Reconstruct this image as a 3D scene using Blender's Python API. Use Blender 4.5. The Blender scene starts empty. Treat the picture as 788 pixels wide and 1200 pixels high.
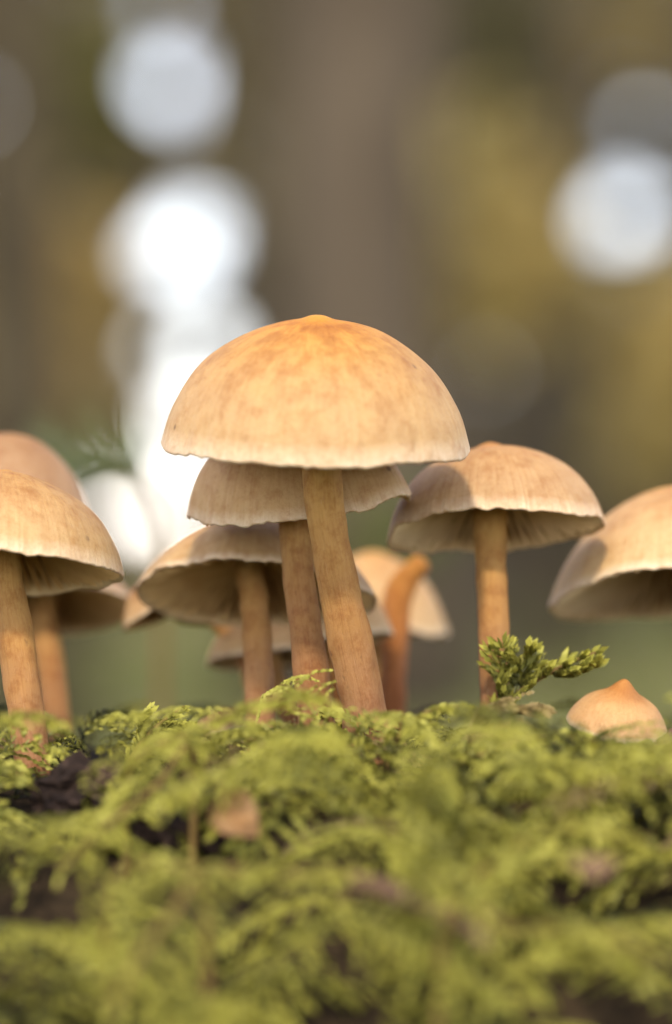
import bpy, bmesh, math, random
import numpy as np
from mathutils import Vector, Matrix, noise

random.seed(7)
rng = np.random.default_rng(11)
sc = bpy.context.scene
COL = sc.collection
R = math.radians

# ------------------------------------------------------------------ camera, light
CZ = 0.30                    # lens height above the forest floor (m)
D0 = 0.47                    # distance to the plane y = 0
FPX = 4230.0                 # focal length in photo pixels
HOR = 640.0                  # photo row of the horizon
SUN_EL, SUN_AZ = 44.0, 8.0  # sun behind the camera, a little to the left


def W(px, py, y=0.0):
    """photo pixel at depth plane y (metres behind the focus plane) -> world point"""
    d = D0 + y
    return Vector(((px - 394.0) / FPX * d, y, CZ + (HOR - py) / FPX * d))


def PX(y=0.0):
    return (D0 + y) / FPX    # metres per photo pixel at depth y


cam = bpy.data.cameras.new('camera')
cam_o = bpy.data.objects.new('camera', cam)
COL.objects.link(cam_o)
sc.camera = cam_o
cam_o.location = (0, -D0, CZ)
cam_o.rotation_euler = (R(90), 0, 0)
cam.sensor_fit = 'VERTICAL'
cam.sensor_height = 36.0
cam.sensor_width = 24.0
cam.lens = 36.0 * FPX / 1200.0
cam.shift_y = (HOR - 600.0) / 1200.0
cam.clip_start = 0.01
cam.clip_end = 2000.0
cam.dof.use_dof = True
cam.dof.focus_distance = D0 - 0.002
cam.dof.aperture_fstop = cam.lens / 15.2
cam.dof.aperture_blades = 0

world = bpy.data.worlds.new('World')
sc.world = world
world.use_nodes = True
wn = world.node_tree
sky = wn.nodes.new('ShaderNodeTexSky')
sky.sky_type = 'NISHITA'
sky.sun_disc = False
sky.sun_elevation = R(SUN_EL)
sky.sun_rotation = R(180 + SUN_AZ)
sky.air_density = 1.0
sky.dust_density = 0.0
sky.ozone_density = 1.0
hs = wn.nodes.new('ShaderNodeHueSaturation')       # thin white cloud takes most of the blue out of the sky
hs.inputs['Saturation'].default_value = 0.42
tint = wn.nodes.new('ShaderNodeMix'); tint.data_type = 'RGBA'; tint.blend_type = 'MULTIPLY'
tint.inputs[0].default_value = 1.0
tint.inputs[7].default_value = (1.02, 0.985, 1.03, 1)
wn.links.new(sky.outputs[0], hs.inputs['Color'])
wn.links.new(hs.outputs[0], tint.inputs[6])
wn.links.new(tint.outputs[2], wn.nodes['Background'].inputs[0])
wn.nodes['Background'].inputs[1].default_value = 0.15

sun = bpy.data.lights.new('sun', 'SUN')
sun_o = bpy.data.objects.new('sun', sun)
COL.objects.link(sun_o)
sun.energy = 1.25
sun.angle = R(5.0)
sun.color = (1.0, 0.88, 0.69)
sd = Vector((-math.sin(R(SUN_AZ)) * math.cos(R(SUN_EL)), -math.cos(R(SUN_AZ)) * math.cos(R(SUN_EL)), math.sin(R(SUN_EL))))
sun_o.rotation_euler = sd.to_track_quat('Z', 'Y').to_euler()
sun_o.location = sd * 5

vs = sc.view_settings
vs.view_transform = 'Standard'
vs.look = 'None'
vs.exposure = 1.63
vs.gamma = 1.0
sc.render.engine = 'CYCLES'
cy = sc.cycles
cy.use_denoising = True
cy.use_adaptive_sampling = False
cy.max_bounces = 6
cy.diffuse_bounces = 3
cy.transmission_bounces = 4
cy.sample_clamp_indirect = 4.0


# ------------------------------------------------------------------ helpers
def tag(o, label=None, cat=None, group=None, kind=None):
    if label: o['label'] = label
    if cat: o['category'] = cat
    if group: o['group'] = group
    if kind: o['kind'] = kind
    return o


def empty(name, loc):
    o = bpy.data.objects.new(name, None)
    o.empty_display_size = 0.005
    o.location = loc
    COL.objects.link(o)
    return o


def mesh_np(name, V, F4=None, F3=None, mat=None, smooth=False, attrs=None):
    """fast mesh from numpy arrays; attrs = {name: (type, array)} on points"""
    V = np.asarray(V, dtype=np.float32)
    parts, sizes = [], []
    if F4 is not None and len(F4):
        F4 = np.asarray(F4, dtype=np.int32); parts.append(F4.ravel()); sizes.append(np.full(len(F4), 4, np.int32))
    if F3 is not None and len(F3):
        F3 = np.asarray(F3, dtype=np.int32); parts.append(F3.ravel()); sizes.append(np.full(len(F3), 3, np.int32))
    loops = np.concatenate(parts); tot = np.concatenate(sizes)
    start = np.concatenate(([0], np.cumsum(tot)[:-1])).astype(np.int32)
    me = bpy.data.meshes.new(name)
    me.vertices.add(len(V)); me.vertices.foreach_set('co', V.ravel())
    me.loops.add(len(loops)); me.loops.foreach_set('vertex_index', loops.astype(np.int32))
    me.polygons.add(len(tot)); me.polygons.foreach_set('loop_start', start)
    me.polygons.foreach_set('loop_total', tot)
    me.polygons.foreach_set('use_smooth', np.full(len(tot), smooth, dtype=bool))
    for n, (t, a) in (attrs or {}).items():
        at = me.attributes.new(n, t, 'POINT')
        a = np.asarray(a, dtype=np.float32)
        at.data.foreach_set('vector' if t == 'FLOAT_VECTOR' else ('color' if t == 'FLOAT_COLOR' else 'value'), a.ravel())
    if mat: me.materials.append(mat)
    me.update(calc_edges=True)
    me.validate()
    return me


def link(name, me, parent=None, loc=(0, 0, 0)):
    o = bpy.data.objects.new(name, me)
    COL.objects.link(o)
    o.location = loc
    if parent: o.parent = parent
    return o


def cr(pts, n):
    """Catmull-Rom through pts (k x dim), n samples"""
    P = np.asarray(pts, dtype=float)
    if len(P) == 2:
        t = np.linspace(0, 1, n)[:, None]
        return P[0] * (1 - t) + P[1] * t
    Q = np.vstack([2 * P[0] - P[1], P, 2 * P[-1] - P[-2]])
    u = np.linspace(0, len(P) - 1 - 1e-9, n)
    i = u.astype(int); f = (u - i)[:, None]
    a, b, c, d = Q[i], Q[i + 1], Q[i + 2], Q[i + 3]
    return 0.5 * (2 * b + (c - a) * f + (2 * a - 5 * b + 4 * c - d) * f ** 2 + (3 * b - a - 3 * c + d) * f ** 3)


def tube_arrays(path, rad, seg=16, wob=0.0, seed=0.0, close=True):
    """tube round a path (n x 3) with radii n; returns V, F4, F3, svec"""
    path = np.asarray(path, float); n = len(path)
    T = np.gradient(path, axis=0); T /= np.linalg.norm(T, axis=1)[:, None] + 1e-12
    ref = np.array([0.0, 1.0, 0.0]) if abs(T[0][1]) < 0.9 else np.array([1.0, 0, 0])
    th = np.linspace(0, 2 * np.pi, seg, endpoint=False)
    V = np.zeros((n, seg, 3)); S = np.zeros((n, seg, 3))
    L = np.concatenate(([0], np.cumsum(np.linalg.norm(np.diff(path, axis=0), axis=1))))
    for i in range(n):
        u = np.cross(ref, T[i]); u /= np.linalg.norm(u)
        v = np.cross(T[i], u)
        for j, t in enumerate(th):
            k = 1.0
            if wob:
                k += wob * noise.noise(Vector((math.cos(t) * 1.3 + seed, math.sin(t) * 1.3, L[i] / (rad[0] * 2.2) + seed)))
                k += wob * 0.6 * noise.noise(Vector((math.cos(t) * 3 + seed, math.sin(t) * 3, L[i] / (rad[0] * 1.1) - seed)))
            V[i, j] = path[i] + rad[i] * k * (u * math.cos(t) + v * math.sin(t))
            S[i, j] = (math.cos(t), math.sin(t), i / (n - 1))
    F = []
    for i in range(n - 1):
        for j in range(seg):
            a = i * seg + j; b = i * seg + (j + 1) % seg
            F.append((a, b, b + seg, a + seg))
    V = V.reshape(-1, 3); S = S.reshape(-1, 3); F3 = []
    if close:
        V = np.vstack([V, path[0], path[-1]]); S = np.vstack([S, (0, 0, 0), (0, 0, 1)])
        c0, c1 = n * seg, n * seg + 1
        for j in range(seg):
            F3.append((c0, (j + 1) % seg, j)); F3.append((c1, (n - 1) * seg + j, (n - 1) * seg + (j + 1) % seg))
    return V, F, F3, S


# ------------------------------------------------------------------ materials
def new_mat(name):
    m = bpy.data.materials.new(name); m.use_nodes = True
    nt = m.node_tree
    return m, nt, nt.nodes['Principled BSDF']


def nd(nt, t, **kw):
    n = nt.nodes.new(t)
    for k, v in kw.items():
        if k in ('op',): n.operation = v
        elif isinstance(k, str) and hasattr(n, k): setattr(n, k, v)
    return n


def ramp(nt, stops, fac=None):
    n = nt.nodes.new('ShaderNodeValToRGB')
    e = n.color_ramp.elements
    while len(e) > 1: e.remove(e[0])
    e[0].position = stops[0][0]; e[0].color = (*stops[0][1], 1)
    for p, c in stops[1:]:
        x = e.new(p); x.color = (*c, 1)
    if fac is not None: nt.links.new(fac, n.inputs[0])
    return n.outputs[0]


def noise_n(nt, vec, scale, detail=4, rough=0.55):
    n = nt.nodes.new('ShaderNodeTexNoise')
    n.inputs['Scale'].default_value = scale; n.inputs['Detail'].default_value = detail
    n.inputs['Roughness'].default_value = rough
    nt.links.new(vec, n.inputs['Vector'])
    return n.outputs['Fac']


def math_n(nt, op, a, b=None):
    n = nt.nodes.new('ShaderNodeMath'); n.operation = op
    for i, v in enumerate((a, b)):
        if v is None: continue
        if isinstance(v, (int, float)): n.inputs[i].default_value = v
        else: nt.links.new(v, n.inputs[i])
    return n.outputs[0]


def mix(nt, fac, a, b, mode='MIX'):
    n = nt.nodes.new('ShaderNodeMix'); n.data_type = 'RGBA'; n.blend_type = mode
    if isinstance(fac, (int, float)): n.inputs[0].default_value = fac
    else: nt.links.new(fac, n.inputs[0])
    for i, v in ((6, a), (7, b)):
        if isinstance(v, tuple): n.inputs[i].default_value = (*v, 1)
        else: nt.links.new(v, n.inputs[i])
    return n.outputs[2]


def maprange(nt, v, a, b, c=0.0, d=1.0):
    n = nt.nodes.new('ShaderNodeMapRange')
    nt.links.new(v, n.inputs[0])
    for i, x in enumerate((a, b, c, d)): n.inputs[i + 1].default_value = x
    return n.outputs[0]


def bump(nt, bsdf, h, strength, dist):
    b = nt.nodes.new('ShaderNodeBump')
    b.inputs['Strength'].default_value = strength; b.inputs['Distance'].default_value = dist
    nt.links.new(h, b.inputs['Height']); nt.links.new(b.outputs[0], bsdf.inputs['Normal'])
    return b


def scale_vec(nt, v, s):
    n = nt.nodes.new('ShaderNodeVectorMath'); n.operation = 'MULTIPLY'
    nt.links.new(v, n.inputs[0]); n.inputs[1].default_value = s
    return n.outputs[0]


def cap_material(name, centre, mid, rim, band=(0.12, 0.45, 0.95), blotch=0.5, streak=0.25):
    m, nt, b = new_mat(name)
    tc = nt.nodes.new('ShaderNodeTexCoord').outputs['Object']
    at = nt.nodes.new('ShaderNodeAttribute'); at.attribute_name = 'cvec'
    sep = nt.nodes.new('ShaderNodeSeparateXYZ'); nt.links.new(at.outputs['Vector'], sep.inputs[0])
    rad = sep.outputs[2]
    n1 = noise_n(nt, tc, 160, 5, 0.6)
    n2 = noise_n(nt, tc, 420, 6, 0.65)
    st = noise_n(nt, scale_vec(nt, at.outputs['Vector'], (14, 14, 1.6)), 2.2, 5, 0.65)
    r2 = math_n(nt, 'ADD', rad, math_n(nt, 'MULTIPLY', math_n(nt, 'SUBTRACT', n1, 0.5), 0.35))
    base = ramp(nt, [(0.0, centre), (band[0], centre), (band[1], mid), (band[2], rim), (1.0, rim)], r2)
    base = mix(nt, maprange(nt, rad, 0.965, 0.998, 0, 0.8), base, (0.70, 0.54, 0.36))
    # tan blotches, strongest in a ring round the crown
    bl = maprange(nt, n1, 0.47, 0.60)
    ring = ramp(nt, [(0.05, (0, 0, 0)), (0.22, (1, 1, 1)), (0.6, (0.75,) * 3), (0.95, (0.15,) * 3)], rad)
    f = math_n(nt, 'MULTIPLY', math_n(nt, 'MULTIPLY', bl, ring), blotch)
    col = mix(nt, f, base, (0.70, 0.54, 0.40), 'MULTIPLY')
    f2 = math_n(nt, 'MULTIPLY', maprange(nt, n2, 0.46, 0.66), 0.8 * blotch)
    col = mix(nt, f2, col, (0.76, 0.62, 0.48), 'MULTIPLY')
    st2 = noise_n(nt, scale_vec(nt, at.outputs['Vector'], (6, 6, 3.5)), 1.7, 6, 0.7)      # rain-washed radial stains
    f3 = math_n(nt, 'MULTIPLY', math_n(nt, 'MULTIPLY', maprange(nt, st2, 0.48, 0.62), ring), 0.75 * blotch)
    col = mix(nt, f3, col, (0.74, 0.54, 0.38), 'MULTIPLY')
    gr = noise_n(nt, tc, 1900, 3, 0.7)
    col = mix(nt, maprange(nt, gr, 0.5, 0.75, 0, 0.45), col, (0.72, 0.60, 0.48), 'MULTIPLY')
    stf = math_n(nt, 'MULTIPLY', maprange(nt, st, 0.35, 0.7), streak)
    col = mix(nt, stf, col, (0.72, 0.58, 0.44), 'MULTIPLY')
    # rare dark specks
    v = nt.nodes.new('ShaderNodeTexVoronoi'); v.inputs['Scale'].default_value = 190
    nt.links.new(tc, v.inputs['Vector'])
    sp = math_n(nt, 'MULTIPLY', maprange(nt, v.outputs['Distance'], 0.11, 0.05), maprange(nt, noise_n(nt, tc, 70, 2), 0.54, 0.62))
    col = mix(nt, math_n(nt, 'MULTIPLY', sp, 0.8), col, (0.10, 0.045, 0.02))
    nt.links.new(col, b.inputs['Base Color'])
    b.inputs['Roughness'].default_value = 0.62
    b.inputs['Specular IOR Level'].default_value = 0.3
    b.inputs['Subsurface Weight'].default_value = 0.18
    b.inputs['Subsurface Radius'].default_value = (1.0, 0.5, 0.25)
    b.inputs['Subsurface Scale'].default_value = 0.0016
    hb = math_n(nt, 'ADD', math_n(nt, 'MULTIPLY', noise_n(nt, tc, 1500, 5, 0.7), 0.6), math_n(nt, 'MULTIPLY', st, 0.6))
    bump(nt, b, math_n(nt, 'ADD', hb, math_n(nt, 'MULTIPLY', n2, 1.2)), 0.6, 0.00034)
    return m


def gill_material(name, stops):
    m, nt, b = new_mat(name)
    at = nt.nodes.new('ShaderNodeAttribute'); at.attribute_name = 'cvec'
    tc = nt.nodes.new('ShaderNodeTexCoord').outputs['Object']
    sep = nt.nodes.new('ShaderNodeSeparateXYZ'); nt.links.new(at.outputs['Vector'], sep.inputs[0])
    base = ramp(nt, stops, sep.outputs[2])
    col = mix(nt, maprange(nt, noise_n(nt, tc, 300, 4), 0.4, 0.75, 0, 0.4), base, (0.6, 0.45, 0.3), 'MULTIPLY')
    nt.links.new(col, b.inputs['Base Color'])
    b.inputs['Roughness'].default_value = 0.75
    b.inputs['Specular IOR Level'].default_value = 0.2
    return m


def stem_material(name, top, mid, low, dark=0.5):
    m, nt, b = new_mat(name)
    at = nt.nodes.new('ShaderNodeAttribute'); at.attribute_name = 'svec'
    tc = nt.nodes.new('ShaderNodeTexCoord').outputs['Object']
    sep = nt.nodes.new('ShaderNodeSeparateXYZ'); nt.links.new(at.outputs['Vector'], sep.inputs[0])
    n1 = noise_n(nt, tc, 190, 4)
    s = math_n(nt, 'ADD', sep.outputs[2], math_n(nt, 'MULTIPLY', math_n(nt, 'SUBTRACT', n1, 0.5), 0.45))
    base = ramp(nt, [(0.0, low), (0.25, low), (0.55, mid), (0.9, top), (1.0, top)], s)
    fib = noise_n(nt, scale_vec(nt, at.outputs['Vector'], (5, 5, 6.0)), 1.6, 6, 0.7)
    fine = noise_n(nt, scale_vec(nt, at.outputs['Vector'], (9, 9, 16.0)), 2.5, 5, 0.75)
    col = mix(nt, math_n(nt, 'MULTIPLY', maprange(nt, fib, 0.45, 0.72), 0.5 * dark), base, (0.60, 0.44, 0.30), 'MULTIPLY')
    col = mix(nt, maprange(nt, fine, 0.55, 0.8, 0, 0.45), col, (0.85, 0.66, 0.46), 'SCREEN' if False else 'MULTIPLY')
    mott = noise_n(nt, scale_vec(nt, tc, (1, 1, 0.85)), 420, 7, 0.72)
    col = mix(nt, math_n(nt, 'MULTIPLY', maprange(nt, mott, 0.46, 0.62), 0.75 * dark), col, (0.66, 0.50, 0.38), 'MULTIPLY')
    # pale dusty fibres and dark nicks
    col = mix(nt, maprange(nt, fine, 0.42, 0.25, 0, 0.35), col, (0.62, 0.45, 0.27))
    nk = noise_n(nt, scale_vec(nt, tc, (1, 1, 0.45)), 620, 3, 0.6)
    col = mix(nt, maprange(nt, nk, 0.66, 0.74, 0, 0.75 * dark), col, (0.14, 0.06, 0.025))
    nt.links.new(col, b.inputs['Base Color'])
    b.inputs['Roughness'].default_value = 0.7
    b.inputs['Specular IOR Level'].default_value = 0.25
    b.inputs['Subsurface Weight'].default_value = 0.12
    b.inputs['Subsurface Radius'].default_value = (1.0, 0.45, 0.2)
    b.inputs['Subsurface Scale'].default_value = 0.001
    bump(nt, b, math_n(nt, 'ADD', math_n(nt, 'ADD', fib, mott), math_n(nt, 'MULTIPLY', fine, 0.6)), 0.75, 0.00045)
    return m


def leaf_material(name, dark, light, trans=0.25, attr='tint', rough=0.55):
    """foliage: colour between dark and light by a per-frond / per-leaf attribute"""
    m, nt, b = new_mat(name)
    at = nt.nodes.new('ShaderNodeAttribute'); at.attribute_name = attr
    col = mix(nt, at.outputs['Fac'], dark, light)
    nt.links.new(col, b.inputs['Base Color'])
    b.inputs['Roughness'].default_value = rough
    b.inputs['Specular IOR Level'].default_value = 0.25
    tr = nt.nodes.new('ShaderNodeBsdfTranslucent'); nt.links.new(col, tr.inputs['Color'])
    ms = nt.nodes.new('ShaderNodeMixShader'); ms.inputs[0].default_value = trans
    nt.links.new(b.outputs[0], ms.inputs[1]); nt.links.new(tr.outputs[0], ms.inputs[2])
    nt.links.new(ms.outputs[0], nt.nodes['Material Output'].inputs['Surface'])
    return m


def rough_material(name, stops, scale, bump_d, rough=0.9, stretch=(1, 1, 1)):
    m, nt, b = new_mat(name)
    tc = scale_vec(nt, nt.nodes.new('ShaderNodeTexCoord').outputs['Object'], stretch)
    n = noise_n(nt, tc, scale, 7, 0.65)
    nt.links.new(ramp(nt, stops, n), b.inputs['Base Color'])
    b.inputs['Roughness'].default_value = rough
    b.inputs['Specular IOR Level'].default_value = 0.15
    bump(nt, b, n, 0.8, bump_d)
    return m


CAPM = {
    'golden': cap_material('cap_golden', (0.56, 0.25, 0.032), (0.47, 0.25, 0.068), (0.49, 0.315, 0.14), (0.20, 0.58, 0.97), 0.85, 0.28),
    'tan': cap_material('cap_tan', (0.52, 0.25, 0.045), (0.45, 0.245, 0.074), (0.50, 0.325, 0.145), (0.1, 0.5, 0.97), 0.85, 0.4),
    'rosy': cap_material('cap_rosy', (0.55, 0.25, 0.045), (0.47, 0.26, 0.09), (0.46, 0.29, 0.135), (0.12, 0.42, 0.95), 0.8, 0.6),
    'pale': cap_material('cap_pale', (0.53, 0.26, 0.06), (0.50, 0.29, 0.11), (0.54, 0.36, 0.17), (0.12, 0.45, 0.97), 0.65, 0.25),
    'button': cap_material('cap_button', (0.44, 0.185, 0.04), (0.53, 0.30, 0.115), (0.52, 0.31, 0.13), (0.22, 0.58, 0.98), 0.45, 0.15),
    'dusky': cap_material('cap_dusky', (0.36, 0.18, 0.06), (0.34, 0.19, 0.085), (0.38, 0.235, 0.12), (0.12, 0.45, 0.95), 0.6, 0.3),
    'brown': cap_material('cap_brown', (0.22, 0.09, 0.03), (0.22, 0.10, 0.04), (0.38, 0.22, 0.11), (0.12, 0.5, 0.95), 0.5, 0.2),
}
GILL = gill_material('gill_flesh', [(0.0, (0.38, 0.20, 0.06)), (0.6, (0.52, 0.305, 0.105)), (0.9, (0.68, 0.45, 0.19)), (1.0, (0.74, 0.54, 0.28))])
GILL_PALE = gill_material('gill_pale', [(0.0, (0.60, 0.40, 0.17)), (0.6, (0.74, 0.54, 0.28)), (1.0, (0.80, 0.63, 0.38))])  # lighter gills: partly their own pale flesh, partly brighter light painted in
GILL_BED_SHADED = gill_material('gill_bed_shaded', [(0.0, (0.15, 0.075, 0.024)), (0.85, (0.20, 0.105, 0.036)), (0.93, (0.50, 0.34, 0.15)), (1.0, (0.72, 0.54, 0.31))])  # bed coloured dark to paint in the shade between the blades
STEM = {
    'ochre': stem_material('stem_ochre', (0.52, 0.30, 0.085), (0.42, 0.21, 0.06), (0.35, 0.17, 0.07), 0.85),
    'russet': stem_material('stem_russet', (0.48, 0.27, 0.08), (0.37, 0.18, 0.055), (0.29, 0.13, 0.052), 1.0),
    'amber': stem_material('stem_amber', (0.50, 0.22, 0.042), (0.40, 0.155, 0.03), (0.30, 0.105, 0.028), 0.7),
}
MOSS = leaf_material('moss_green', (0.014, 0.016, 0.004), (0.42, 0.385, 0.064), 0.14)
SOIL = None


# ------------------------------------------------------------------ ground: one sheet with the mossy hump
HY = np.array([-60, -1.2, -0.8, -0.47, -0.28, -0.20, -0.12, -0.085, -0.065, -0.048, -0.032, -0.018, 0.0, 0.03, 0.07, 0.12, 0.18, 0.28, 0.45, 0.8, 60])
HZ = np.array([0, 0.0, 0.02, 0.06, 0.115, 0.147, 0.197, 0.2250, 0.2435, 0.2580, 0.2674, 0.2708, 0.2712, 0.2708, 0.2690, 0.2590, 0.232, 0.165, 0.07, 0.0, 0])


def ground_z(x, y):
    k = 1.0 if abs(x) < 0.25 else max(0.0, 1 - ((abs(x) - 0.25) / 0.8) ** 2)
    ys = [y + o for o in (-0.012, -0.006, 0, 0.006, 0.012)]
    z = float(np.mean(np.interp(ys, HY, HZ))) * k
    near = math.exp(-((x / 0.5) ** 2 + (y / 0.5) ** 2))
    z += near * (0.0058 * noise.noise(Vector((x * 42, y * 42, 1.7))) * min(1.0, max(0.25, -y / 0.05)) + 0.0016 * noise.noise(Vector((x * 120, y * 120, 4.2))))
    z -= near * 0.0045 * math.exp(-(((x + 0.031) / 0.022) ** 2 + ((y + 0.03) / 0.02) ** 2))   # hollow with bare bark
    z += near * 0.0045 * math.exp(-(((x - 0.0225) / 0.008) ** 2 + ((y + 0.004) / 0.010) ** 2))       # little mound at the upright sprig
    far = 1 - near
    r = math.hypot(x, y)
    z += far * min(1, r / 4) * 0.035 * noise.noise(Vector((x * 0.7, y * 0.7, 9)))
    return z


def ground_material():
    m, nt, b = new_mat('forest_floor')
    p = nt.nodes.new('ShaderNodeNewGeometry').outputs['Position']
    nfar = noise_n(nt, p, 0.9, 5, 0.6)
    far = ramp(nt, [(0.30, (0.085, 0.092, 0.024)), (0.45, (0.145, 0.14, 0.045)), (0.56, (0.20, 0.16, 0.075)), (0.7, (0.21, 0.15, 0.085))], nfar)
    nn = noise_n(nt, p, 90, 6, 0.65)
    near = ramp(nt, [(0.3, (0.010, 0.007, 0.004)), (0.5, (0.026, 0.017, 0.009)), (0.7, (0.06, 0.04, 0.02))], nn)
    ln = nt.nodes.new('ShaderNodeVectorMath'); ln.operation = 'LENGTH'; nt.links.new(p, ln.inputs[0])
    f = maprange(nt, ln.outputs['Value'], 0.35, 0.8)
    nt.links.new(mix(nt, f, near, far), b.inputs['Base Color'])
    b.inputs['Roughness'].default_value = 0.95
    b.inputs['Specular IOR Level'].default_value = 0.1
    bump(nt, b, nn, 0.7, 0.002)
    return m


t = np.linspace(-1, 1, 181)
ax = np.sinh(t * 10.2) / np.sinh(10.2) * 620
ax = np.sort(np.unique(np.concatenate([ax[np.abs(ax) > 0.17], np.linspace(-0.17, 0.17, 86)])))
GV = np.array([(x, y, ground_z(x, y)) for y in ax for x in ax])
n = len(ax)
ii, jj = np.meshgrid(np.arange(n - 1), np.arange(n - 1), indexing='ij')
a = (ii * n + jj).ravel()
gf = np.stack([a, a + 1, a + n + 1, a + n], 1)
ground = link('ground', mesh_np('ground', GV, gf, mat=ground_material(), smooth=True))
tag(ground, 'mossy hump and forest floor', kind='structure')


# ------------------------------------------------------------------ mushrooms
PROFILE = {
    'dome': [(0, 1.0), (0.05, 0.992), (0.12, 0.962), (0.25, 0.93), (0.40, 0.875), (0.54, 0.795), (0.67, 0.69), (0.78, 0.565), (0.87, 0.41), (0.945, 0.23), (1, 0)],
    'broad': [(0, 1.0), (0.08, 0.97), (0.16, 0.925), (0.35, 0.865), (0.55, 0.755), (0.74, 0.585), (0.88, 0.37), (0.965, 0.16), (1, 0)],
    'steep': [(0, 1.0), (0.2, 0.97), (0.45, 0.88), (0.66, 0.72), (0.82, 0.50), (0.93, 0.25), (1, 0)],
    'round': [(0, 1.0), (0.2, 0.965), (0.42, 0.86), (0.62, 0.69), (0.79, 0.47), (0.92, 0.22), (1, 0)],
    'umbo': [(0, 1.0), (0.06, 0.99), (0.14, 0.92), (0.25, 0.79), (0.38, 0.67), (0.54, 0.575), (0.72, 0.45), (0.87, 0.27), (0.96, 0.11), (1, 0)],
}


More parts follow.
